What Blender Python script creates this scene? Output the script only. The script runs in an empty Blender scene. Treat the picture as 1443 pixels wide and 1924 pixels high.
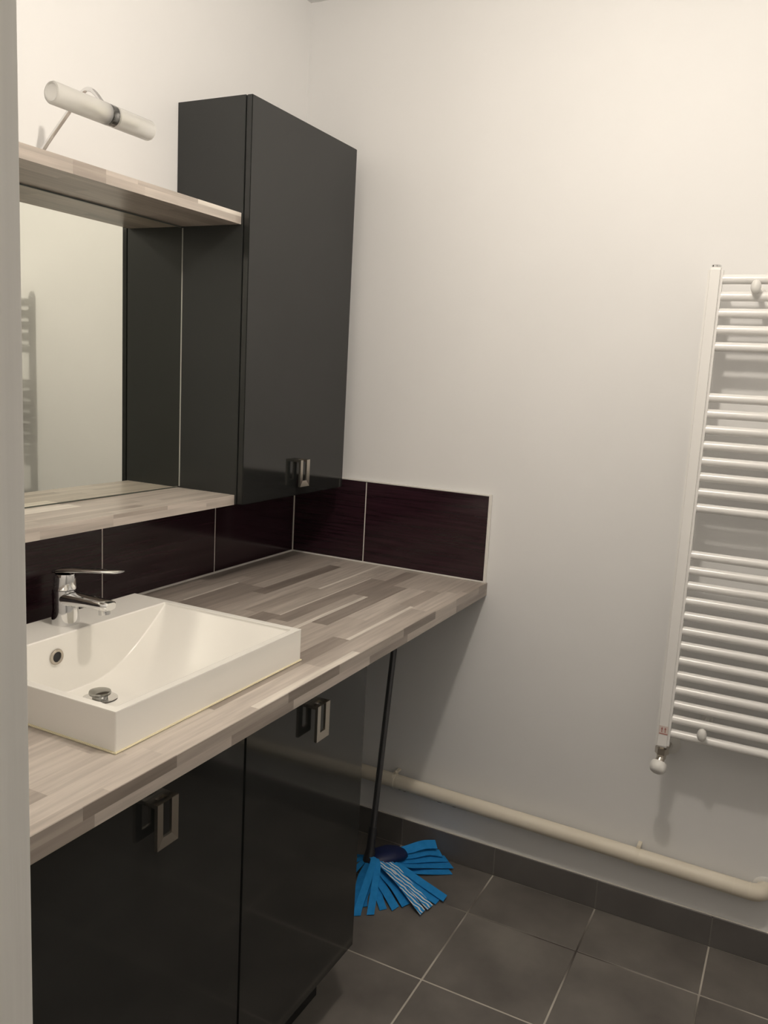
import bpy, bmesh, math, random
from mathutils import Vector, Matrix
random.seed(7)
scene = bpy.context.scene
COL = scene.collection

# ------------------------------------------------------------------ camera
cam_d = bpy.data.cameras.new('camera')
cam = bpy.data.objects.new('camera', cam_d)
COL.objects.link(cam)
FW = Vector((0.88152719, 0.44375098, -0.16122926))
RT = Vector((0.45673466, -0.88801484, 0.05313284))
UP = Vector((0.11959623, 0.12047704, 0.98548568))
m = Matrix((RT, UP, -FW)).transposed().to_4x4()
m.translation = Vector((-2.22619264, -1.44477556, 1.44723014))
cam.matrix_world = m
cam_d.sensor_fit = 'VERTICAL'
cam_d.sensor_height = 36.0
cam_d.lens = 36.0 * 1579.63 / 1924.0
cam_d.clip_start = 0.01
scene.camera = cam

# ------------------------------------------------------------------ world, light, exposure
w = bpy.data.worlds.new('world')
scene.world = w
w.use_nodes = True
w.node_tree.nodes['Background'].inputs[0].default_value = (0.9, 0.85, 0.78, 1)
w.node_tree.nodes['Background'].inputs[1].default_value = 0.02
LAMP = Vector((-1.08, -1.08, 2.34))
ld = bpy.data.lights.new('ceiling_bulb_light', 'POINT')
ld.energy = 25.5
ld.color = (1.0, 0.905, 0.79)
ld.shadow_soft_size = 0.035
lo = bpy.data.objects.new('ceiling_bulb_light', ld)
lo.location = LAMP
COL.objects.link(lo)
hd = bpy.data.lights.new('jamb_fill_light', 'POINT')  # added fill light behind the camera, lifts the door jamb; no hallway lamp known
hd.energy = 3.6
hd.color = (1.0, 0.92, 0.80)
hd.shadow_soft_size = 0.12
ho = bpy.data.objects.new('jamb_fill_light', hd)
ho.location = (-2.48, -1.72, 2.33)
COL.objects.link(ho)
vs = scene.view_settings
vs.view_transform = 'Standard'
vs.look = 'None'
vs.gamma = 1.0
vs.use_curve_mapping = False
vs.exposure = 0.0

# ------------------------------------------------------------------ materials
def mat(name, col, rough=0.5, metal=0.0, spec=0.5, coat=0.0, trans=0.0, ior=1.5):
    mt = bpy.data.materials.new(name)
    mt.use_nodes = True
    b = mt.node_tree.nodes['Principled BSDF']
    b.inputs['Base Color'].default_value = (*col, 1)
    b.inputs['Roughness'].default_value = rough
    b.inputs['Metallic'].default_value = metal
    b.inputs['Specular IOR Level'].default_value = spec
    b.inputs['Coat Weight'].default_value = coat
    b.inputs['Transmission Weight'].default_value = trans
    b.inputs['IOR'].default_value = ior
    return mt
def nd(mt, t, **kw):
    n = mt.node_tree.nodes.new(t)
    for k, v in kw.items(): setattr(n, k, v)
    return n
def lk(mt, a, b): mt.node_tree.links.new(a, b)
def bsdf(mt): return mt.node_tree.nodes['Principled BSDF']
def add_noise(mt, cols, scale=(1, 1, 1), nscale=5, detail=4, lo=0.3, hi=0.7, bump=0.0, rand=True, bumpdist=0.01):
    """noise driven colour (two or more stops) in object space, shifted per object"""
    tc = nd(mt, 'ShaderNodeTexCoord'); mp = nd(mt, 'ShaderNodeMapping')
    mp.inputs['Scale'].default_value = scale
    if rand:
        oi = nd(mt, 'ShaderNodeObjectInfo')
        mu = nd(mt, 'ShaderNodeMath', operation='MULTIPLY'); mu.inputs[1].default_value = 37.0
        cb = nd(mt, 'ShaderNodeCombineXYZ')
        lk(mt, oi.outputs['Random'], mu.inputs[0])
        for i in range(3): lk(mt, mu.outputs[0], cb.inputs[i])
        lk(mt, cb.outputs[0], mp.inputs['Location'])
    lk(mt, tc.outputs['Object'], mp.inputs['Vector'])
    nz = nd(mt, 'ShaderNodeTexNoise')
    nz.inputs['Scale'].default_value = nscale; nz.inputs['Detail'].default_value = detail
    lk(mt, mp.outputs[0], nz.inputs['Vector'])
    cr = nd(mt, 'ShaderNodeValToRGB')
    els = cr.color_ramp.elements
    while len(els) < len(cols): els.new(0.5)
    for i, c in enumerate(cols):
        els[i].position = lo + (hi - lo) * i / (len(cols) - 1)
        els[i].color = (*c, 1)
    lk(mt, nz.outputs['Fac'], cr.inputs[0])
    lk(mt, cr.outputs[0], bsdf(mt).inputs['Base Color'])
    if bump:
        bp = nd(mt, 'ShaderNodeBump'); bp.inputs['Strength'].default_value = bump; bp.inputs['Distance'].default_value = bumpdist
        lk(mt, nz.outputs['Fac'], bp.inputs['Height']); lk(mt, bp.outputs[0], bsdf(mt).inputs['Normal'])
    return mt

M = {}
M['wall'] = add_noise(mat('wall_paint', (.8, .8, .8), .65, spec=.3), [(.822, .820, .815), (.845, .843, .838)], nscale=3, rand=False)
M['ceil'] = add_noise(mat('ceiling_paint', (.8, .8, .8), .8, spec=.2), [(.84, .836, .83), (.87, .866, .86)], nscale=4, rand=False)
M['jamb'] = add_noise(mat('jamb_paint', (.7, .69, .65), .45), [(.78, .77, .74), (.85, .84, .81)], scale=(60, 60, 1.2), nscale=3, bump=.15, rand=False, bumpdist=.002)
M['aub'] = add_noise(mat('aubergine_tile', (.02, .008, .011), .12, spec=.5), [(.016, .0062, .0095), (.025, .0098, .0150), (.036, .0145, .0215)], scale=(2.2, 2.2, 60), nscale=3, detail=5, lo=.3, hi=.72)
M['grout_w'] = mat('white_grout', (.72, .69, .64), .8, spec=.2)
M['caulk'] = mat('white_caulk', (.82, .8, .76), .4)
M['sil'] = mat('yellowed_silicone', (.84, .77, .56), .4)
M['ftile'] = add_noise(mat('floor_tile', (.1, .09, .08), .42, spec=.4), [(.116, .106, .096), (.160, .147, .133), (.205, .189, .171)], nscale=6, detail=6, lo=.3, hi=.72, bump=.04, bumpdist=.004)
M['fgrout'] = add_noise(mat('floor_grout', (.2, .18, .16), .85, spec=.2), [(.07, .062, .055), (.50, .465, .41)], nscale=2.2, detail=2, lo=.34, hi=.50, rand=False)
M['sgrout'] = mat('skirting_grout', (.20, .187, .175), .85, spec=.2)
M['btile'] = add_noise(mat('skirting_tile', (.07, .065, .06), .42, spec=.4), [(.118, .110, .104), (.150, .140, .132)], nscale=7, detail=6)
M['grey'] = add_noise(mat('anthracite_lacquer', (.03, .031, .029), .09, spec=.5), [(.0160, .0172, .0166), (.0190, .0202, .0194)], nscale=2)
M['greymatt'] = add_noise(mat('anthracite_panel', (.03, .031, .029), .28, spec=.4), [(.026, .0278, .0268), (.030, .032, .0308)], nscale=2)
M['black'] = mat('black_plastic', (.01, .01, .01), .5)
M['steel'] = mat('brushed_nickel', (.52, .48, .42), .26, 1.0)
M['chrome'] = mat('chrome', (.78, .78, .78), .06, 1.0)
M['ceramic'] = mat('basin_resin', (.90, .88, .83), .14, spec=.5)
M['enamel'] = mat('white_enamel', (.86, .85, .83), .2, spec=.5)
M['whiteplastic'] = mat('white_plastic', (.78, .77, .74), .4)
M['mirror'] = mat('mirror_silver', (.86, .87, .80), .012, 1.0)
M['mirror_edge'] = mat('mirror_edge', (.22, .26, .24), .2)
M['plug'] = mat('worn_chrome', (.36, .36, .34), .16, 1.0)
M['ring'] = add_noise(mat('dark_chrome', (.3, .3, .3), .18, 1.0), [(.10, .10, .10), (.42, .42, .41)], scale=(1, 1, 1), nscale=120, detail=3)
M['edge'] = mat('polished_edge', (.5, .5, .46), .35)
M['frost'] = mat('frosted_glass', (.93, .925, .90), .35, spec=.5, trans=.72, ior=1.18)
M['bulb'] = mat('bulb_glass', (.85, .82, .72), .25)
M['pipe'] = add_noise(mat('cream_pipe_paint', (.7, .62, .48), .45), [(.74, .68, .56), (.82, .76, .64)], nscale=6, bump=.08, bumpdist=.004)
M['rust'] = mat('chipped_paint', (.03, .022, .016), .9)
M['stick'] = mat('grey_metal_pole', (.10, .10, .105), .35, .6)
M['navy'] = add_noise(mat('navy_plastic', (.004, .01, .06), .5), [(.003, .008, .05), (.005, .013, .075)], nscale=30)
M['blue'] = add_noise(mat('blue_nonwoven', (.02, .22, .6), .85, spec=.15), [(.020, .245, .62), (.030, .29, .70)], nscale=60, bump=.1, bumpdist=.002)
M['darkplastic'] = mat('dark_grey_plastic', (.028, .028, .032), .4)
M['red'] = mat('red_print', (.45, .17, .15), .5)
M['label'] = mat('label_paper', (.72, .62, .58), .5)
M['dark'] = mat('dark_hole', (.012, .012, .014), .6)
def striped():
    mt = mat('blue_white_striped_nonwoven', (.02, .22, .6), .85, spec=.15)
    tc = nd(mt, 'ShaderNodeUVMap'); mp = nd(mt, 'ShaderNodeMapping')
    mp.inputs['Rotation'].default_value = (0, 0, -1.36)
    wv = nd(mt, 'ShaderNodeTexWave', wave_type='BANDS', bands_direction='X')
    wv.inputs['Scale'].default_value = .31; wv.inputs['Distortion'].default_value = 3.0; wv.inputs['Detail'].default_value = 1.0; wv.inputs['Detail Scale'].default_value = 1.4
    cr = nd(mt, 'ShaderNodeValToRGB')
    cr.color_ramp.elements[0].position = .64; cr.color_ramp.elements[0].color = (.025, .27, .66, 1)
    cr.color_ramp.elements[1].position = .70; cr.color_ramp.elements[1].color = (.72, .76, .76, 1)
    lk(mt, tc.outputs[0], mp.inputs[0]); lk(mt, mp.outputs[0], wv.inputs[0]); lk(mt, wv.outputs['Fac'], cr.inputs[0])
    lk(mt, cr.outputs[0], bsdf(mt).inputs['Base Color'])
    return mt
M['stripe'] = striped()
def wood(i, c, sp=.5):
    mt = mat('stave_wood_%d' % i, c, .34, spec=sp)
    d = tuple(x * .86 for x in c); l = tuple(min(1, x * 1.10) for x in c); dd = tuple(x * .76 for x in c)
    return add_noise(mt, [dd, d, c, l], scale=(2.4, 34, 34), nscale=2.4, detail=5, lo=.26, hi=.74)
WOODC = [(.245, .206, .178), (.315, .270, .235), (.405, .352, .308), (.49, .432, .382), (.57, .508, .452), (.74, .685, .615)]
WOOD = [wood(i, c) for i, c in enumerate(WOODC)]
M['core'] = mat('chipboard_core', (.30, .25, .20), .7)

# ------------------------------------------------------------------ helpers
ROOTLOC = {}
def root_loc(o):
    while o.parent: o = o.parent
    return o.location.copy()
def box(bm, x0, x1, y0, y1, z0, z1, bev=0.0, seg=2):
    vs_ = [bm.verts.new(p) for p in ((x0, y0, z0), (x1, y0, z0), (x1, y1, z0), (x0, y1, z0), (x0, y0, z1), (x1, y0, z1), (x1, y1, z1), (x0, y1, z1))]
    fs = [bm.faces.new([vs_[i] for i in f]) for f in ((3, 2, 1, 0), (4, 5, 6, 7), (0, 1, 5, 4), (1, 2, 6, 5), (2, 3, 7, 6), (3, 0, 4, 7))]
    if bev:
        ed = set(e for f in fs for e in f.edges)
        bmesh.ops.bevel(bm, geom=list(ed), offset=bev, segments=seg, affect='EDGES', clamp_overlap=True)
    return bm
def B(*a, **k):
    return box(bmesh.new(), *a, **k)
def frame_of(d):
    d = d.normalized()
    a = Vector((0, 0, 1)) if abs(d.z) < .9 else Vector((1, 0, 0))
    u = d.cross(a).normalized(); v = d.cross(u).normalized()
    return u, v
def tube(bm, pts, r, seg=20, cap=True):
    pts = [Vector(p) for p in pts]
    rs = r if isinstance(r, (list, tuple)) else [r] * len(pts)
    rings = []; u = None
    for i, p in enumerate(pts):
        d = (pts[min(i + 1, len(pts) - 1)] - pts[max(i - 1, 0)]).normalized()
        if u is None: u, v = frame_of(d)
        else:
            u = (u - d * u.dot(d)).normalized()
        v = d.cross(u)
        rings.append([bm.verts.new(p + (u * math.cos(t) + v * math.sin(t)) * rs[i]) for t in [2 * math.pi * k / seg for k in range(seg)]])
    for a, b in zip(rings, rings[1:]):
        for k in range(seg):
            bm.faces.new((a[k], a[(k + 1) % seg], b[(k + 1) % seg], b[k]))
    if cap:
        bm.faces.new(list(reversed(rings[0]))); bm.faces.new(rings[-1])
    bmesh.ops.recalc_face_normals(bm, faces=bm.faces)
    return bm
def lathe(bm, origin, axis, prof, seg=28, sx=1.0, sy=1.0):
    """prof: list of (radius, distance along axis)"""
    o = Vector(origin); d = Vector(axis).normalized(); u, v = frame_of(d)
    rings = []
    for r, t in prof:
        if r < 1e-6: rings.append([bm.verts.new(o + d * t)])
        else: rings.append([bm.verts.new(o + d * t + (u * math.cos(q) * sx + v * math.sin(q) * sy) * r) for q in [2 * math.pi * k / seg for k in range(seg)]])
    for a, b in zip(rings, rings[1:]):
        for k in range(seg):
            k2 = (k + 1) % seg
            if len(a) == 1 and len(b) == 1: continue
            if len(a) == 1: bm.faces.new((a[0], b[k2], b[k]))
            elif len(b) == 1: bm.faces.new((a[k], a[k2], b[0]))
            else: bm.faces.new((a[k], a[k2], b[k2], b[k]))
    if len(rings[0]) > 1: bm.faces.new(list(reversed(rings[0])))
    if len(rings[-1]) > 1: bm.faces.new(rings[-1])
    bmesh.ops.recalc_face_normals(bm, faces=bm.faces)
    return bm
def mesh_from(bm, name, mt, smooth=None):
    me = bpy.data.meshes.new(name)
    if smooth is not None:
        for f in bm.faces: f.smooth = True
        for e in bm.edges:
            if len(e.link_faces) == 2 and e.calc_face_angle(0) > math.radians(smooth): e.smooth = False
    bm.to_mesh(me); bm.free()
    me.materials.append(mt)
    return me
def obj(name, bm, mt, parent=None, smooth=None):
    """bm in world coordinates -> one mesh object, kept local to the thing's base"""
    if parent is not None:
        bmesh.ops.translate(bm, verts=bm.verts, vec=-root_loc(parent))
    o = bpy.data.objects.new(name, mesh_from(bm, name, mt, smooth))
    COL.objects.link(o)
    if parent is not None: o.parent = parent
    return o
def inst(name, me, loc, parent=None):
    o = bpy.data.objects.new(name, me); COL.objects.link(o)
    L = Vector(loc)
    if parent is not None:
        o.parent = parent; L = L - root_loc(parent)
    o.location = L
    return o
def thing(name, label, cat, loc, group=None):
    o = bpy.data.objects.new(name, None); COL.objects.link(o)
    o.empty_display_size = .05
    o.location = loc; o['label'] = label; o['category'] = cat
    if group: o['group'] = group
    return o
def struct(name, bm, mt, label, cat):
    o = obj(name, bm, mt); o['kind'] = 'structure'; o['label'] = label; o['category'] = cat
    return o

# ------------------------------------------------------------------ the room
H = 2.4955           # ceiling height
XL, YF = -2.0, -2.24   # left wall face, wall behind the viewer's right
ZC = 0.877           # worktop top
D = 0.6665           # worktop depth
floor = struct('floor', B(-3.3, .1, -2.34, .1, -.1, -.0011), M['fgrout'], 'dark grey square ceramic tile floor with pale joints', 'floor')
ceil = struct('ceiling', B(-3.3, .1, -2.34, .1, H, H + .08), M['ceil'], 'plain white painted ceiling above the washroom', 'ceiling')
wall_back = struct('wall_back', B(-2.1, .1, 0, .1, -.1, H), M['wall'], 'white wall carrying the mirror and basin worktop', 'wall')
wall_right = struct('wall_right', B(0, .1, -2.24, 0, -.1, H), M['wall'], 'white wall carrying the towel radiator and pipe', 'wall')
struct('wall_front', B(-3.3, .1, -2.34, YF, -.1, H), M['wall'], 'white wall opposite the basin, outside the picture', 'wall')
JY = -1.1755          # face of the door lining
bm = bmesh.new()
box(bm, -2.1, XL, JY + .0165, 0, -.1, H); box(bm, -2.1, XL, YF, JY - .8165, -.1, H); box(bm, -2.1, XL, JY - .8165, JY + .0165, 2.06, H)
struct('wall_left', bm, M['wall'], 'white wall with the doorway the view comes through', 'wall')
bm = bmesh.new()
box(bm, -3.3, -3.2, -2.24, 0, -.1, H); box(bm, -3.2, -2.1, 0, .1, -.1, H)
struct('wall_hallway', bm, M['wall'], 'white hallway walls behind the doorway', 'wall')
bm = bmesh.new()
box(bm, -2.104, XL - .0001, JY, JY + .0165, 0, 2.06, .002); box(bm, -2.104, XL - .0001, JY - .8165, JY - .80, 0, 2.06, .002); box(bm, -2.104, XL - .0001, JY - .80, JY, 2.045, 2.06, .002)
tr = struct('trim_1', bm, M['jamb'], 'pale painted wooden door jamb close by at the left edge', 'door jamb')

# floor tiles
W = .3024
xs = [-.0085] + [-.2127 - W * k for k in range(0, 10)] + [-3.2]
ys = [0.0] + [-(.4522 - W) - W * k for k in range(0, 7)] + [YF]
J = .0022
shared = {}
tname = 'floor_tile'
for i in range(len(xs) - 1):
    for j in range(len(ys) - 1):
        x1, x0 = xs[i] - (J if i else 0), xs[i + 1] + J
        y1, y0 = ys[j] - J, ys[j + 1] + J
        if x1 - x0 < .01 or y1 - y0 < .01: continue
        key = (round(x1 - x0, 4), round(y1 - y0, 4))
        if key not in shared:
            hx, hy = (x1 - x0) / 2, (y1 - y0) / 2
            shared[key] = mesh_from(B(-hx, hx, -hy, hy, -.006, 0, .0009, 1), tname, M['ftile'])
        inst(tname, shared[key], ((x0 + x1) / 2, (y0 + y1) / 2, random.uniform(-.0003, .0001)), floor)
# skirting along the right wall
base = struct('baseboard_right', B(-.0078, -.0002, YF + .002, -.002, 0, .083), M['sgrout'], 'dark grey tile skirting under the white pipe', 'skirting')
sk = {}
for j in range(len(ys) - 1):
    y1, y0 = ys[j] - .0012, ys[j + 1] + .0012
    if j == 0: y1 = -.002
    k = round(y1 - y0, 4)
    if k not in sk:
        sk[k] = mesh_from(B(-.004, .004, -k / 2, k / 2, -.0423, .0437, .0012, 1), 'skirting_tile', M['btile'])
    inst('skirting_tile', sk[k], (-.0045, (y0 + y1) / 2, .0433), base)
obj('top_joint', B(-.006, -.0003, YF + .004, -.003, .0868, .0885), M['grout_w'], base)

# splashbacks: grout bed + glossy aubergine tiles
TH = .2484
TT = .008
spA = obj('splashback', B(XL + .001, -.0002, -.0072, -.0002, ZC - .004, ZC + TH - .002), M['grout_w'], wall_back)
spB = obj('splashback', B(-.0072, -.0002, -.6556, -.0002, ZC - .004, ZC + TH - .002), M['grout_w'], wall_right)
jx = [-.0095, -.400, -.8136, -1.227, -1.64, XL]
for a, b in zip(jx, jx[1:]):
    x1 = a - .0013; x0 = b + .0013
    if a == -.0095: x1 = a
    obj('tile', B(x0, x1, -TT, -.0060, ZC + .004, ZC + TH, .001, 1), M['aub'], spA)
jy = [-.0105, -.2641, -.6556]
for a, b in zip(jy, jy[1:]):
    y1 = a - .0013; y0 = b + (.0013 if b != -.6556 else 0)
    if a == -.0105: y1 = a
    obj('tile', B(-TT, -.0060, y0, y1, ZC + .004, ZC + TH, .001, 1), M['aub'], spB)
bm = bmesh.new()
box(bm, -.0105, -.0005, -.6635, -.6557, ZC, ZC + TH + .005, .0012)
box(bm, -.0100, -.0005, -.6556, -.0005, ZC + TH + .0002, ZC + TH + .005, .0010)
obj('edge_trim', bm, M['caulk'], spB)
bm = bmesh.new()
box(bm, -.0105, -.0005, -.0105, -.0005, ZC + .004, ZC + TH, .0)
obj('corner_joint', bm, M['grout_w'], spA)

# ------------------------------------------------------------------ worktop
wt = thing('worktop', 'pale grey-brown wood-stave worktop carrying the white washbasin', 'worktop', (-1.0, -.33, ZC - .0366))
ZB = ZC - .0366
HX0, HX1, HY0, HY1 = -1.352, -.872, -.582, -.240      # cut-out for the bowl
EY = -D
bm = bmesh.new()
SK = .0022
for (a, b, c, d) in ((XL + .002, -.001, EY + SK, HY0), (XL + .002, -.001, HY1, -.0005), (XL + .002, HX0, HY0, HY1), (HX1, -.001, HY0, HY1)):
    box(bm, a, b, c, d, ZB, ZC - SK)
obj('core_board', bm, M['core'], wt)
S_N = {'n': 0}
def stave(parent, x0, x1, y0, y1, z0, z1, tone, name='stave'):
    S_N['n'] += 1
    return obj(name, B(min(x0, x1), max(x0, x1), min(y0, y1), max(y0, y1), z0, z1), WOOD[tone], parent)
rows = [0.0005, .040, .083, .124, .1653, .205, .2447, .287, .3306, .3815, .425, .4685, .511, .5635, .6055, .6465, D]
# per row: list of (x at the left end of the stave, tone), from the right wall leftwards
L = -XL - .002
lay = [
    [(.4756, 1), (.93, 2), (1.34, 1), (L, 2)],
    [(.14, 1), (.514, 2), (1.0, 2), (1.45, 1), (L, 3)],
    [(.3744, 2), (.80, 3), (1.22, 2), (L, 2)],
    [(.24, 2), (.439, 2), (.86, 1), (1.30, 3), (L, 2)],
    [(.05, 2), (.442, 3), (.88, 1), (1.40, 3), (L, 1)],
    [(.102, 3), (.493, 0), (.95, 2), (1.42, 2), (L, 3)],
    [(.30, 3), (.75, 3), (1.18, 2), (L, 3)],
    [(.362, 3), (.64, 2), (1.1, 3), (1.46, 2), (L, 2)],
    [(.12, 3), (.625, 3), (.70, 1), (1.2, 2), (1.55, 3), (L, 2)],
    [(.17, 3), (.66, 1), (1.1, 3), (1.44, 3), (L, 3)],
    [(.03, 2), (.351, 1), (.74, 3), (1.2, 2), (1.52, 3), (L, 2)],
    [(.205, 3), (.628, 1), (1.05, 3), (1.47, 4), (L, 3)],
    [(.20, 3), (.54, 4), (.98, 3), (1.38, 3), (1.60, 4), (L, 3)],
    [(.191, 3), (.364, 2), (.6915, 3), (1.152, 1), (1.497, 4), (L, 2)],
    [(.17, 3), (.381, 4), (.871, 3), (1.323, 4), (1.56, 4), (L, 3)],
    [(.146, 2), (.75, 3), (1.106, 5), (1.445, 4), (L, 3)],
]
strips = {2: (.44, .66, .118, .124), 7: (.011, .362, .3215, .3306), 8: (.17, .6246, .3775, .3815), 10: (.351, .73, .456, .4685), 13: (.364, .6905, .595, .6055)}
def put(y0, y1, xa, xb, tone):
    """stave between -xa and -xb, leaving out the basin cut-out"""
    if xb - xa < .004: return
    a, b = HX1, HX0
    if y1 > -HY1 and y0 < -HY0:      # row crosses the cut-out
        yy0, yy1 = y0, y1
        segs = []
        if xa < -a: segs.append((xa, min(xb, -a)))
        if xb > -b: segs.append((max(xa, -b), xb))
        for p, q in segs:
            if q - p > .003: stave(wt, -p, -q, -y0, -y1, ZC - SK, ZC, tone)
        p, q = max(xa, -a), min(xb, -b)
        if y1 > .587 and q - p > .003: stave(wt, -p, -q, -max(y0, .584), -y1, ZC - SK, ZC, tone)
    else:
        stave(wt, -xa, -xb, -y0, -y1, ZC - SK, ZC, tone)
for r, row in enumerate(lay):
    xa = .001
    y0, y1 = rows[r], rows[r + 1]
    if r == len(lay) - 1: y1 = D - SK
    for xb, tone in row:
        if r in strips:
            sa, sb, s0, s1 = strips[r]
            segs = [(xa, min(xb, sa), y1), (max(xa, sa), min(xb, sb), s0), (max(xa, sb), xb, y1)]
            for p, q, ye in segs:
                if q > p: put(y0, ye, p, q, tone)
        else: put(y0, y1, xa, xb, tone)
        xa = xb
    if r in strips:
        sa, sb, s0, s1 = strips[r]; put(s0, s1, sa, sb, 5)
up = [(.0676, 1), (.232, 2), (.367, 3), (.547, 0), (.8384, 2), (1.0192, 0), (1.3152, 2), (1.495, 0), (L, 2)]
lw = [(.0135, 2), (.229, 1), (.5248, 3), (.7096, 1), (1.0014, 3), (1.1838, 1), (1.4753, 3), (1.75, 1), (L, 2)]
ze = [ZC, ZC - .0185, ZB]
for lst, z1, z0 in ((up, ze[0], ze[1]), (lw, ze[1], ze[2])):
    xa = .001
    for xb, t in lst:
        stave(wt, -xa, -xb, EY, EY + SK, z0, z1, t); xa = xb
bm = bmesh.new()
box(bm, -.0125, -.0082, -.66, -.009, ZC, ZC + .004, .0015)
box(bm, XL + .001, -.009, -.0125, -.0082, ZC, ZC + .004, .0015)
obj('caulk_line', bm, M['caulk'], wt)

# ------------------------------------------------------------------ handles
def handle(parent, cx, y, ztop, wd=.045, ht=.072, so=.024):
    """rectangular open pull: top tongue from the door, then a hanging frame"""
    bm = bmesh.new()
    bw = .0132; tk = .006
    x0, x1 = cx - wd / 2, cx + wd / 2
    z0, z1 = ztop - ht, ztop
    yf, yb = y - so, y - so + tk
    ch = .003
    # mitred frame: outer ring at the front, inner ring chamfered back
    def ring(a, b, c, d, yy): return [bm.verts.new(p) for p in ((a, yy, c), (b, yy, c), (b, yy, d), (a, yy, d))]
    o0 = ring(x0, x1, z0, z1, yf); o1 = ring(x0, x1, z0, z1, yb)
    i0 = ring(x0 + bw, x1 - bw, z0 + bw * 1.2, z1 - .0008, yf + ch * .4); i1 = ring(x0 + bw, x1 - bw, z0 + bw * 1.2, z1 - .0008, yb)
    for k in range(4):
        n = (k + 1) % 4
        bm.faces.new((o0[k], o0[n], i0[n], i0[k])); bm.faces.new((i1[k], i1[n], o1[n], o1[k]))
        bm.faces.new((o1[k], o1[n], o0[n], o0[k])); bm.faces.new((i0[k], i0[n], i1[n], i1[k]))
    # two tongues back to the door, joined at the door by a bar
    box(bm, x0, x0 + bw, yb, y - .0003, z1 - .006, z1); box(bm, x1 - bw, x1, yb, y - .0003, z1 - .006, z1)
    box(bm, x0 + bw, x1 - bw, y - .006, y - .0003, z1 - .006, z1)
    bmesh.ops.recalc_face_normals(bm, faces=bm.faces)
    return obj('handle', bm, M['steel'], parent)

# ------------------------------------------------------------------ base cabinets
def base_cabinet(x0, x1, label, cx):
    t = thing('base_cabinet', label, 'cabinet', ((x0 + x1) / 2, -.32, 0), 'base cabinets under the worktop')
    zt, zb, yd = ZB - .001, .155, -.645
    bm = bmesh.new(); p = .016
    yb_ = yd + .021
    box(bm, x0 + .001, x0 + p, yb_, -.01, zb, .808); box(bm, x1 - p, x1 - .001, yb_, -.01, zb, .808)
    box(bm, x0 + .001, x1 - .001, yb_, -.598, .808, zt); box(bm, x0 + .001, x1 - .001, -.22, -.01, .808, zt)
    if x1 > -.8: box(bm, x1 - p, x1 - .001, -.598, -.22, .808, zt)
    box(bm, x0 + p, x1 - p, yb_, -.01, zb, zb + p); box(bm, x0 + p, x1 - p, -.018, -.01, zb + p, zt - .1)
    obj('body', bm, M['greymatt'], t)
    d = obj('door', B(x0 + .0018, x1 - .0018, yd, yd + .018, zb, zt - .004, .0015), M['grey'], t)
    handle(d, cx, yd, .8165)
    obj('plinth', B(x0 + .001, x1 - .015, -.562, -.546, 0, zb), M['black'], t)
    return t
GX = -1.1155
base_cabinet(GX, -.676, 'glossy anthracite base cabinet beside the mop, handle at the top', GX + .2195)
base_cabinet(GX - .475, GX, 'glossy anthracite base cabinet under the washbasin next to the door jamb', GX - .22)

# ------------------------------------------------------------------ wall cabinet
t = thing('wall_cabinet', 'tall anthracite wall cabinet with one glossy door beside the mirror', 'cabinet', (-.319, -.1, 1.112))
bm = bmesh.new()
x0, x1, p = -.5643, -.0734, .016
zt, zb = 2.0608, 1.112
yb_ = -.1985
box(bm, x0, x0 + p, yb_, -.001, zb, zt); box(bm, x1 - p, x1, yb_, -.001, zb, zt)
box(bm, x0 + p, x1 - p, yb_, -.001, zb, zb + p); box(bm, x0 + p, x1 - p, yb_, -.001, zt - p, zt); box(bm, x0 + p, x1 - p, -.009, -.001, zb + p, zt - p)
obj('body', bm, M['greymatt'], t)
d = obj('door', B(x0 + .0005, x1 - .0005, -.2174, -.2012, zb, zt, .0015), M['grey'], t)
handle(d, (x0 + x1) / 2, -.2174, 1.2105)

# ------------------------------------------------------------------ shelves and mirror
SX0 = -1.66
def shelf(label, z0, z1, front, top, bottom, toprows):
    t = thing('shelf', label, 'shelf', ((SX0 - .5643) / 2, -.097, z0), 'wood-stave shelves above and below the mirror')
    x1 = -.5648
    k = .002
    obj('core_board', B(SX0, x1, -.194 + k, -.001, z0 + k, z1 - k), M['core'], t)
    xa = -x1
    for xb, tn in front[0]:
        stave(t, -xa, -xb, -.194, -.194 + k, (z0 + z1) / 2 + .004, z1, tn); xa = xb
    xa = -x1
    for xb, tn in front[1]:
        stave(t, -xa, -xb, -.194, -.194 + k, z0, (z0 + z1) / 2 + .004, tn); xa = xb
    for rws, za, zb in ((top, z1 - k, z1), (bottom, z0, z0 + k)):
        for r in range(len(toprows) - 1):
            xa = -x1
            for xb, tn in rws[r]:
                stave(t, -xa, -xb, -toprows[r], -toprows[r + 1], za, zb, tn); xa = xb
    return t
SL = -SX0
rw = [.001, .030, .072, .113, .134, .160, .192]
topA = [[(.95, 4), (1.3, 5), (SL, 3)], [(.575, 2), (.87, 3), (.936, 3), (1.35, 5), (SL, 3)], [(.80, 4), (1.15, 3), (SL, 4)],
        [(.752, 3), (1.1, 4), (SL, 3)], [(.84, 4), (1.12, 2), (SL, 3)], [(.7, 3), (.95, 4), (1.25, 3), (SL, 4)]]
botA = [[(.9, 2), (SL, 3)], [(.7, 2), (1.1, 3), (SL, 2)], [(.95, 3), (SL, 2)], [(.8, 2), (1.2, 2), (SL, 3)], [(.75, 1), (1.05, 2), (SL, 3)], [(.9, 2), (1.3, 3), (SL, 2)]]
shelf('wood-stave shelf above the mirror, under the tubular lamp', 1.7756, 1.8013,
      ([(.7194, 5), (.9026, 3), (.9866, 4), (1.0672, 2), (1.35, 3), (SL, 2)], [(.5868, 3), (.8825, 4), (.9866, 3), (1.0672, 2), (1.3, 3), (SL, 3)]), topA, botA, rw)
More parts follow.
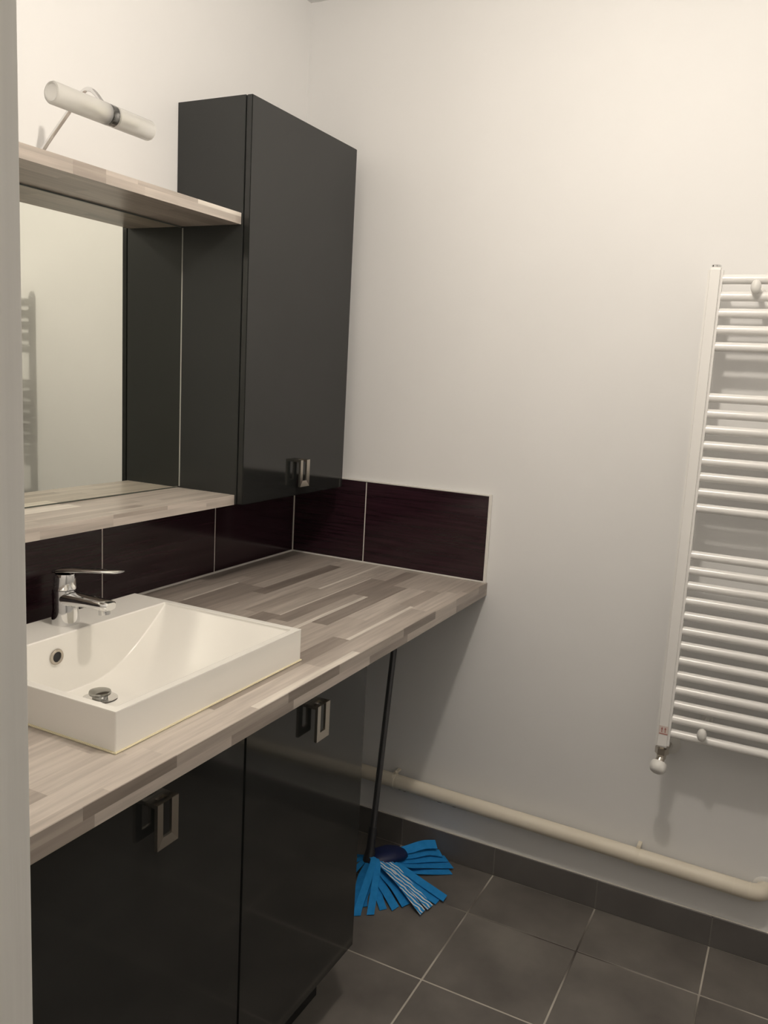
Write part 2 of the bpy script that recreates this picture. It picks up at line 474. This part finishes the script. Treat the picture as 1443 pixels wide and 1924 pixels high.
shelf('wood-stave shelf below the mirror, above the aubergine tiles', 1.1109, 1.1352,
      ([(.8049, 4), (.9668, 2), (1.25, 4), (SL, 3)], [(.6715, 3), (.9668, 4), (1.1506, 3), (1.4, 4), (SL, 3)]), topA, botA, rw)
t = thing('mirror', 'large rectangular wall mirror between the two shelves', 'mirror', (-1.1, -.01, 1.137))
obj('backing', B(SX0 + .002, -.5655, -.0150, -.001, 1.1356, 1.7752), M['mirror_edge'], t)
obj('glass', B(SX0 + .002, -.5661, -.0200, -.0151, 1.1388, 1.7722, .0006, 1), M['mirror'], t)
obj('edge_strip', B(-.5660, -.5644, -.0212, -.0151, 1.1388, 1.7722), M['edge'], t)

# ------------------------------------------------------------------ mirror lamp
AX, LY, LZ = -.98, -.1976, 1.8993
t = thing('mirror_lamp', 'frosted twin-tube lamp on a curved chrome arm above the mirror', 'lamp', (AX, -.03, 1.8013))
obj('base', lathe(bmesh.new(), (AX, -.012, 1.8013), (0, 0, 1), [(.0105, 0), (.0105, .004), (.0075, .010), (.006, .02)], 20), M['chrome'], t, 40)
pts = [(AX, -.012, 1.812), (AX, -.012, 1.832), (AX, -.0219, 1.8534), (AX, -.0882, 1.9132), (AX, -.112, 1.9355), (AX, -.1266, 1.9465), (AX, -.138, 1.9508), (AX, -.150, 1.9485), (AX, -.162, 1.9400), (AX, -.1735, 1.9280), (AX, -.184, 1.9175), (AX, LY + .004, LZ + .012)]
# smooth resample
def catmull(P, n=5):
    P = [Vector(p) for p in P]; out = []
    for i in range(len(P) - 1):
        a, b, c, d = P[max(i - 1, 0)], P[i], P[i + 1], P[min(i + 2, len(P) - 1)]
        for k in range(n):
            s = k / n
            out.append(.5 * ((2 * b) + (c - a) * s + (2 * a - 5 * b + 4 * c - d) * s * s + (3 * b - a - 3 * c + d) * s ** 3))
    out.append(P[-1]); return out
obj('arm', tube(bmesh.new(), catmull(pts), .0046, 16), M['chrome'], t, 60)
sk_ = obj('socket_ring', lathe(bmesh.new(), (AX - .0075, LY, LZ), (1, 0, 0), [(.0175, 0), (.0195, .001), (.0195, .014), (.0175, .015)], 32), M['ring'], t, 35)
TR = .0195
for s in (-1, 1):
    ox = AX + s * .0075
    ln = .1306 if s < 0 else .098
    g = obj('glass_tube', lathe(bmesh.new(), (ox, LY, LZ), (s, 0, 0), [(TR - .004, 0), (TR, .003), (TR, ln - .004), (TR - .0015, ln - .001), (TR - .004, ln), (TR - .0052, ln - .002), (TR - .0032, ln - .005), (TR - .0032, .006), (0, .006)], 32), M['frost'], t, 35)
    b_ = obj('bulb', lathe(bmesh.new(), (ox + s * .0065, LY, LZ), (s, 0, 0), [(.009, 0), (.009, .02), (.007, .022), (.007, .05), (.004, .056), (0, .057)], 20), M['bulb'], g, 40)

# ------------------------------------------------------------------ washbasin
X0, X1, Y0, Y1 = -1.3609, -.8626, -.590, -.1517     # outer
ZR = ZC + .065
t = thing('washbasin', 'white rectangular countertop washbasin with scooped bowl', 'washbasin', ((X0 + X1) / 2, (Y0 + Y1) / 2, ZC))
ix0, ix1, iy0, iy1 = X0 + .015, X1 - .015, Y0 + .016, -.253
N = 56
def depth(d): return .004 + .112 * math.sin(math.pi / 2 * min(1, d / .212))
bm = bmesh.new()
cxs = (ix0 + ix1) / 2; hw = (ix1 - ix0) / 2
px_ = [ix0 + (ix1 - ix0) * k / N for k in range(N + 1)]
pz = [ZR - depth(hw - abs(x - cxs)) for x in px_]
tb = [bm.verts.new((x, iy1, ZR)) for x in px_]; tf = [bm.verts.new((x, iy0, ZR)) for x in px_]
bb = [bm.verts.new((x, iy1 - .002, z)) for x, z in zip(px_, pz)]; bf = [bm.verts.new((x, iy0 + .002, z)) for x, z in zip(px_, pz)]
for k in range(N):
    bm.faces.new((tb[k], tb[k + 1], bb[k + 1], bb[k])); bm.faces.new((tf[k + 1], tf[k], bf[k], bf[k + 1])); bm.faces.new((bb[k], bb[k + 1], bf[k + 1], bf[k]))
bm.faces.new((tb[0], bb[0], bf[0], tf[0])); bm.faces.new((tb[N], tf[N], bf[N], bb[N]))
oc = [bm.verts.new(p) for p in ((X0, Y0, ZR), (X1, Y0, ZR), (X1, Y1, ZR), (X0, Y1, ZR))]
ob = [bm.verts.new(p) for p in ((X0, Y0, ZC), (X1, Y0, ZC), (X1, Y1, ZC), (X0, Y1, ZC))]
hb = [bm.verts.new(p) for p in ((HX0 + .004, HY0 + .004, ZC), (HX1 - .004, HY0 + .004, ZC), (HX1 - .004, HY1 - .004, ZC), (HX0 + .004, HY1 - .004, ZC))]
hl = [bm.verts.new((v.co.x, v.co.y, .812)) for v in hb]
bm.faces.new([oc[0], oc[1]] + tf[::-1]); bm.faces.new([oc[2], oc[3]] + tb)
bm.faces.new((oc[1], oc[2], tb[N], tf[N])); bm.faces.new((oc[3], oc[0], tf[0], tb[0]))
for k in range(4):
    n = (k + 1) % 4
    bm.faces.new((oc[k], ob[k], ob[n], oc[n])); bm.faces.new((ob[k], hb[k], hb[n], ob[n])); bm.faces.new((hb[k], hl[k], hl[n], hb[n]))
bm.faces.new((hl[3], hl[2], hl[1], hl[0]))
bmesh.ops.recalc_face_normals(bm, faces=bm.faces)
body = obj('bowl', bm, M['ceramic'], t, 30)
bv = body.modifiers.new('soft_edges', 'BEVEL'); bv.width = .0022; bv.segments = 2; bv.limit_method = 'ANGLE'; bv.angle_limit = math.radians(40)
bm = bmesh.new(); q = .0028
box(bm, X0 - q, X1 + q, Y0 - q, Y0 + .001, ZC, ZC + .0035, .0012); box(bm, X0 - q, X0 + .001, Y0, Y1, ZC, ZC + .0035, .0012); box(bm, X1 - .001, X1 + q, Y0, Y1, ZC, ZC + .0035, .0012)
o_ = obj('silicone_bead', bm, M['sil'], t)
ov = obj('overflow_ring', lathe(bmesh.new(), (-1.169, -.2542, .903), (0, -1, 0), [(.0150, 0), (.0150, .002), (.0138, .0036), (.0098, .0030), (.0088, .0012), (.0088, 0)], 28), M['chrome'], t, 40)
obj('overflow_hole', lathe(bmesh.new(), (-1.169, -.2545, .903), (0, -1, 0), [(.0088, 0), (.0088, .0012)], 24), M['dark'], ov, 40)
ov.data.materials[0] = M['steel']
DX, DY, DZ = -1.132, -.325, ZR - .1165
dr = obj('drain', lathe(bmesh.new(), (DX, DY, DZ), (0, 0, 1), [(.0325, .0005), (.0325, .002), (.030, .0032), (.024, .002), (.022, .0008)], 36), M['chrome'], t, 40)
dr['label'] = 'chrome pop-up drain'
obj('plug', lathe(bmesh.new(), (DX, DY, DZ), (0, 0, 1), [(.014, .001), (.014, .009), (.0195, .010), (.0205, .0125), (.0195, .0155), (.012, .0175), (0, .018)], 32), M['plug'], dr, 40)

# ------------------------------------------------------------------ tap
TX, TY = -1.1, -.2025
t = thing('basin_tap', 'chrome single-lever mixer tap on the back rim of the washbasin', 'tap', (TX, TY, ZR))
bm = bmesh.new()
def loft(bm, secs, seg=28):
    """secs: list of (centre, half width x, half height along b, axis-a, axis-b, power)"""
    rings = []
    for c, a, b, ua, ub, pw in secs:
        c = Vector(c); ua = Vector(ua); ub = Vector(ub); r = []
        for k in range(seg):
            th = 2 * math.pi * k / seg
            ca, sa = math.cos(th), math.sin(th)
            r.append(bm.verts.new(c + ua * (a * math.copysign(abs(ca) ** pw, ca)) + ub * (b * math.copysign(abs(sa) ** pw, sa))))
        rings.append(r)
    for p_, q_ in zip(rings, rings[1:]):
        for k in range(seg): bm.faces.new((p_[k], p_[(k + 1) % seg], q_[(k + 1) % seg], q_[k]))
    bm.faces.new(rings[0][::-1]); bm.faces.new(rings[-1])
    bmesh.ops.recalc_face_normals(bm, faces=bm.faces)
    return bm
X_, Y_, Z_ = (1, 0, 0), (0, 1, 0), (0, 0, 1)
body = obj('body', loft(bm, [((TX, TY, ZR), .0265, .0265, X_, Y_, 1), ((TX, TY, ZR + .004), .0265, .0265, X_, Y_, 1), ((TX, TY, ZR + .03), .0235, .024, X_, Y_, 1), ((TX, TY + .003, ZR + .055), .0215, .0235, X_, Y_, 1), ((TX, TY + .004, ZR + .066), .0205, .0225, X_, Y_, 1)]), M['chrome'], t, 40)
sp = [((TX, TY - .006, ZR + .050), .0205, .0150, X_, Z_, .9), ((TX, TY - .035, ZR + .0515), .0195, .0125, X_, Z_, .85), ((TX, TY - .070, ZR + .0525), .018, .0105, X_, Z_, .8), ((TX, TY - .100, ZR + .0525), .0168, .0098, X_, Z_, .75), ((TX, TY - .115, ZR + .0525), .0155, .009, X_, Z_, .75), ((TX, TY - .1185, ZR + .0525), .012, .007, X_, Z_, .75)]
s_o = obj('spout', loft(bmesh.new(), sp), M['chrome'], t, 40)
obj('aerator', lathe(bmesh.new(), (TX, TY - .102, ZR + .046), (0, -.12, -1), [(.0115, 0), (.0115, .011), (.0095, .012), (.0095, .0105), (0, .0105)], 24), M['chrome'], s_o, 40)
obj('cartridge_cap', loft(bmesh.new(), [((TX, TY + .003, ZR + .0675), .0215, .0225, X_, Y_, 1), ((TX, TY + .002, ZR + .070), .0212, .0222, X_, Y_, 1), ((TX, TY + .001, ZR + .094), .0195, .0215, X_, Y_, 1), ((TX, TY, ZR + .098), .0175, .019, X_, Y_, 1)]), M['chrome'], t, 40)
lv = []
for dy, z, a, b in ((.024, .099, .010, .0025), (.018, .101, .0175, .0045), (0, .1045, .020, .0058), (-.025, .1085, .0178, .0048), (-.06, .1125, .0150, .0036), (-.10, .1172, .0140, .0030), (-.135, .1215, .0125, .0028), (-.143, .1225, .0085, .0018)):
    lv.append(((TX, TY + dy, ZR + z), a, b, X_, Z_, .85))
obj('lever', loft(bmesh.new(), lv), M['chrome'], t, 40)

# ------------------------------------------------------------------ towel radiator
RX = -.10
RYL, RYR = -1.181, -1.681
t = thing('towel_radiator', 'white ladder towel radiator hung on the right wall', 'radiator', (RX, (RYL + RYR) / 2, .559))
UZ0, UZ1, UW = .559, 1.7305, .0335
def upright(y):
    bm = bmesh.new()
    box(bm, RX - .017, RX + .014, y - UW / 2, y + UW / 2, UZ0, UZ1, .006, 3)
    return obj('upright', bm, M['enamel'], t, 30)
yl = RYL - UW / 2; yr = RYR + UW / 2
u1 = upright(yl); u2 = upright(yr)
bm = tube(bmesh.new(), [(0, -(yr - yl) / 2 * -1 * 1, 0), (0, (yr - yl) / 2 * -1, 0)], .0111, 20, False)
bar_me = mesh_from(bm, 'bar', M['enamel'], 60)
p26 = [1.7044 - .0381 * k for k in range(5)] + [1.4342 - .0375 * k for k in range(8)] + [1.0556 - .03815 * k for k in range(13)]
for z in p26: inst('bar', bar_me, (RX, (yl + yr) / 2, z), t)
def bracket(y, z):
    bm = tube(bmesh.new(), [(-.001, y, z), (-.120, y, z)], .0065, 14)
    lathe(bm, (-.0005, y, z), (-1, 0, 0), [(.014, 0), (.014, .004), (.0075, .008)], 20)
    s = obj('bracket', bm, M['whiteplastic'], t, 40)
    obj('cap', lathe(bmesh.new(), (-.112, y, z), (-1, 0, 0), [(.006, 0), (.010, .003), (.0135, .008), (.0135, .012), (.010, .0165), (.005, .0185), (0, .019)], 24, 1.0 if False else .82, 1.18), M['whiteplastic'], s, 50)
for y in (-1.288, -1.574):
    bracket(y, p26[0] - .019); bracket(y, .6185)
for y in (yl, yr):
    v_ = obj('air_vent', lathe(bmesh.new(), (RX - .001, y, UZ1), (0, 0, 1), [(.0105, 0), (.0112, .001), (.0112, .005), (.009, .0065), (.004, .0068), (0, .0068)], 20), M['chrome'], t, 30)
# sticker with two red arrows
sy, sz, sx = yl, .607, RX - .0173
st = obj('sticker', B(sx - .0003, sx + .0002, sy - .0115, sy + .0105, sz - .011, sz + .011), M['label'], t)
st['label'] = 'small paper sticker with two red up arrows'
bm = bmesh.new()
for dy in (-.0045, .0035):
    yy = sy + dy
    box(bm, sx - .0006, sx - .0003, yy - .0009, yy + .0009, sz - .006, sz + .003)
    vv = [bm.verts.new((sx - .0006, yy - .0025, sz + .002)), bm.verts.new((sx - .0006, yy + .0025, sz + .002)), bm.verts.new((sx - .0006, yy, sz + .0085))]
    bm.faces.new(vv)
box(bm, sx - .0006, sx - .0003, sy - .0110, sy + .0095, sz - .0108, sz - .0085)
obj('arrow_print', bm, M['red'], st)
# valve
for y, s in ((yl, 1), (yr, -1)):
    bm = lathe(bmesh.new(), (RX, y, UZ0), (0, 0, -1), [(.009, 0), (.009, .004), (.0170, .004), (.0170, .020), (.012, .022), (.011, .034), (.006, .036)], 6)
    tube(bm, [(RX, y, UZ0 - .028), (-.001, y - .003, UZ0 - .028)], .009, 14)
    lathe(bm, (RX, y, UZ0 - .030), (-.55, .15, -.55), [(.0105, -.004), (.0105, .016), (.0125, .018)], 16)
    v_ = obj('valve', bm, M['steel'], t, 35)
    if s == 1:
        obj('valve_knob', lathe(bmesh.new(), (RX - .011, y + .001, UZ0 - .039), (-.55, .08, -.55), [(.0105, 0), (.0185, .003), (.0208, .010), (.0204, .018), (.0170, .026), (.010, .030), (0, .031)], 28), M['whiteplastic'], v_, 50)
    else:
        obj('valve_knob', lathe(bmesh.new(), (RX - .012, y, UZ0 - .042), (-.55, 0, -.55), [(.0105, 0), (.014, .004), (.014, .016), (.009, .019), (0, .02)], 24), M['whiteplastic'], v_, 50)
    obj('wall_rosette', lathe(bmesh.new(), (-.0004, y - .006, UZ0 - .030), (-1, 0, 0), [(.028, 0), (.028, .003), (.024, .007), (.011, .011), (.0095, .011)], 32), M['whiteplastic'], t, 40)

# ------------------------------------------------------------------ heating pipe
t = thing('heating_pipe', 'cream painted heating pipe running low along the right wall', 'pipe', (-.034, -.75, .19))
PR = .0215
def pz_(y): return .2195 + (y + .43) * .0165 if y > -1.2 else .2068
P = [(-.034, -.0015, pz_(-.01)), (-.034, -.43, pz_(-.43)), (-.034, -.80, pz_(-.8)), (-.034, -1.15, pz_(-1.15)), (-.034, -1.395, .2035), (-.034, -1.44, .203)]
for k in range(1, 9):
    a = math.pi / 2 * k / 8
    P.append((-.034 + .031 * (1 - math.cos(a)), -1.44 - .031 * math.sin(a), .203))
obj('tube', tube(bmesh.new(), P[:-1] + [(-.0008, -1.471, .203)], PR, 24), M['pipe'], t, 60)
for y in (-.427, -1.158):
    z = pz_(y)
    bm = bmesh.new()
    tube(bm, [(-.034, y + .005, z), (-.034, y - .005, z)], PR + .0018, 24)
    box(bm, -.036, -.0008, y - .005, y + .005, z + PR - .001, z + PR + .006, .001)
    box(bm, -.036, -.0008, y - .005, y + .005, z - PR - .005, z - PR + .001, .001)
    c_ = obj('pipe_clip', bm, M['pipe'], t, 40)
    obj('screw', lathe(bmesh.new(), (-.03, y, z + PR + .005), (0, 0, 1), [(.004, 0), (.004, .003), (.002, .0045), (0, .0045)], 12), M['pipe'], c_, 40)
for y in (-1.400, -1.437):
    obj('coupling', tube(bmesh.new(), [(-.034, y + .0016, .2034), (-.034, y - .0016, .2034)], PR + .0007, 24), M['pipe'], t, 50)
obj('wall_collar', lathe(bmesh.new(), (-.0005, -1.471, .203), (-1, 0, 0), [(.032, 0), (.032, .002), (.029, .004), (.022, .005)], 28), M['whiteplastic'], t, 40)
bm = bmesh.new()
for y, a, n in ((-.452, .006, 1), (-.470, .008, 1), (-.585, .013, 1), (-.633, .012, 1)):
    z = pz_(y)
    pts_ = []
    for k in range(10):
        th = 2 * math.pi * k / 10; rr = random.uniform(.7, 1.15)
        yy = y + a * .6 * math.cos(th) * rr; ang = math.radians(226) + math.sin(th) * rr * .13
        pts_.append(bm.verts.new((-.034 + math.cos(ang) * (PR + .0004), yy, z + math.sin(ang) * (PR + .0004))))
    bm.faces.new(pts_)
obj('chipped_patch', bm, M['rust'], t)

# ------------------------------------------------------------------ mop
t = thing('floor_mop', 'blue strip mop with grey pole standing under the worktop', 'mop', (-.197, -.44, 0))
A = Vector((-.195, -.437, .07)); Bv = Vector((-.05, -.407, .637)); dv = (Bv - A)
top = A + dv * 1.262
obj('pole', tube(bmesh.new(), [A + dv * .06, A + dv * .5, top - dv * .004, top], [.0092, .0092, .0092, .006], 20), M['stick'], t, 50)
obj('pole_socket', lathe(bmesh.new(), A - dv * .07, dv, [(.018, 0), (.020, .012), (.017, .03), (.0125, .05), (.0122, .105), (.0105, .112)], 22), M['darkplastic'], t, 40)
# navy head: flattened saddle
bm = bmesh.new()
secs = []
c0 = Vector((-.215, -.432, .040)); c1 = Vector((-.105, -.512, .044))
ax = (c1 - c0); ua = Vector((ax.y, -ax.x, 0)).normalized()
for s, a, b in ((0, .014, .008), (.1, .030, .017), (.3, .037, .021), (.6, .037, .020), (.85, .031, .016), (.97, .019, .010), (1, .008, .004)):
    secs.append((c0.lerp(c1, s) + Vector((0, 0, .010 * math.sin(math.pi * s))), a, b, ua, Z_, .9))
obj('head', loft(bm, secs, 24), M['navy'], t, 50)
def ribbon(pts, wd, mt, th=.0016, tilt=0.0, cut=.3, wd0=None):
    P = catmull(pts, 6); bm = bmesh.new(); uvl = bm.loops.layers.uv.new('UVMap')
    prev = None; n = len(P); rows_ = []; acc = 0
    for i, p in enumerate(P):
        d = (P[min(i + 1, n - 1)] - P[max(i - 1, 0)]).normalized()
        s = d.cross(Vector((0, 0, 1))).normalized()
        s = (s + Vector((0, 0, tilt))).normalized()
        nn = s.cross(d).normalized()
        if i: acc += (P[i] - P[i - 1]).length
        wq = (wd0 or wd * .7) + (wd - (wd0 or wd * .7)) * min(1, i / (n * .4))
        e = d * (cut * wq if i == n - 1 else 0)
        a = p - s * wq / 2 - e; b = p + s * wq / 2 + e
        rows_.append(([bm.verts.new(a + nn * th / 2), bm.verts.new(b + nn * th / 2), bm.verts.new(b - nn * th / 2), bm.verts.new(a - nn * th / 2)], acc))
    for (r0, u0), (r1, u1_) in zip(rows_, rows_[1:]):
        for k in range(4):
            f = bm.faces.new((r0[k], r0[(k + 1) % 4], r1[(k + 1) % 4], r1[k]))
            vv = [(0, 1), (1, 0), (0, 1), (1, 0)][k]
            for l_, uv in zip(f.loops, ((u0 * 100, vv[0] * wd * 100), (u0 * 100, vv[1] * wd * 100), (u1_ * 100, vv[1] * wd * 100), (u1_ * 100, vv[0] * wd * 100))): l_[uvl].uv = uv
    bm.faces.new(rows_[0][0][::-1]); bm.faces.new(rows_[-1][0])
    bmesh.ops.recalc_face_normals(bm, faces=bm.faces)
    return obj('strip', bm, mt, t)
hc = (-.19, -.45, .052)
RB = M['blue']; RS = M['stripe']
for pts, wd, mt, tl, ct in (
    ([(-.15, -.475, .052), (-.0954, -.513, .050), (-.0507, -.5438, .052), (-.018, -.572, .046)], .026, RB, -.9, 0),
    ([(-.15, -.485, .046), (-.1047, -.5184, .036), (-.046, -.5555, .030), (-.019, -.590, .022)], .030, RB, -.15, .1),
    ([(-.155, -.49, .042), (-.1196, -.523, .030), (-.0631, -.5661, .019), (-.0224, -.610, .013)], .028, RB, -.1, .1),
    ([(-.16, -.495, .042), (-.1444, -.5262, .030), (-.0805, -.5787, .012), (-.0393, -.6335, .008)], .032, RB, .05, .1),
    ([(-.17, -.50, .036), (-.1413, -.5343, .014), (-.1038, -.587, .006), (-.0629, -.641, .0025)], .026, RB, .0, .1),
    ([(-.185, -.485, .05), (-.1754, -.5234, .040), (-.1776, -.5942, .018), (-.2017, -.6824, .010)], .026, RB, -.1, .15),
    ([(-.19, -.485, .046), (-.1789, -.5197, .035), (-.1991, -.5987, .011), (-.2168, -.6675, .004)], .031, RB, 0, .1),
    ([(-.195, -.47, .056), (-.1904, -.5019, .050), (-.2254, -.5766, .033), (-.2603, -.6624, .009)], .025, RS, 0, .1),
    ([(-.203, -.46, .060), (-.2145, -.4908, .054), (-.2398, -.5613, .033), (-.2896, -.6532, .008)], .022, RS, 0, .2),
    ([(-.205, -.47, .042), (-.2196, -.4975, .030), (-.245, -.5478, .020), (-.28, -.599, .005)], .029, RB, 0, .1),
    ([(-.21, -.47, .036), (-.2422, -.4952, .022), (-.2716, -.5365, .011), (-.3064, -.5793, .003)], .025, RB, 0, .2),
    ([(-.205, -.455, .062), (-.2207, -.4753, .058), (-.2763, -.4991, .038), (-.3476, -.5263, .014), (-.366, -.533, .003)], .020, RB, 0, .1),
    ([(-.205, -.447, .062), (-.221, -.4622, .060), (-.2895, -.4799, .040), (-.3693, -.4983, .016), (-.389, -.504, .003)], .021, RB, 0, .1),
    ([(-.215, -.445, .050), (-.2534, -.4454, .032), (-.2922, -.4563, .018), (-.372, -.482, .0035)], .022, RB, 0, .2),
    ([(-.215, -.46, .030), (-.2649, -.4761, .018), (-.3101, -.4829, .008), (-.345, -.500, .0025)], .022, RB, 0, .1),
    ([(-.22, -.475, .026), (-.2655, -.5021, .012), (-.2923, -.5223, .006), (-.327, -.552, .0025)], .021, RB, 0, .1),
    ([(-.21, -.43, .050), (-.255, -.415, .030), (-.30, -.405, .012), (-.345, -.400, .0035)], .021, RB, 0, .1),
    ([(-.205, -.42, .050), (-.235, -.385, .034), (-.25, -.34, .012), (-.262, -.30, .0035)], .021, RB, 0, .1),
    ([(-.19, -.42, .046), (-.175, -.375, .026), (-.165, -.325, .008), (-.155, -.285, .0035)], .020, RB, 0, .1),
):
    ribbon(pts, wd, mt, tilt=tl, cut=ct)

# ------------------------------------------------------------------ ceiling lamp fitting (the room's light, above the frame)
t = thing('ceiling_lamp', 'white ceiling rose with a short cord and lamp holder, above the picture', 'lamp', (LAMP.x, LAMP.y, H))
obj('ceiling_rose', lathe(bmesh.new(), (LAMP.x, LAMP.y, H), (0, 0, -1), [(.045, .0002), (.045, .012), (.03, .025), (.006, .03)], 28), M['whiteplastic'], t, 40)
obj('lamp_holder', lathe(bmesh.new(), (LAMP.x, LAMP.y, H - .028), (0, 0, -1), [(.004, 0), (.004, .05), (.016, .055), (.018, .09), (.014, .098)], 20), M['whiteplastic'], t, 40)
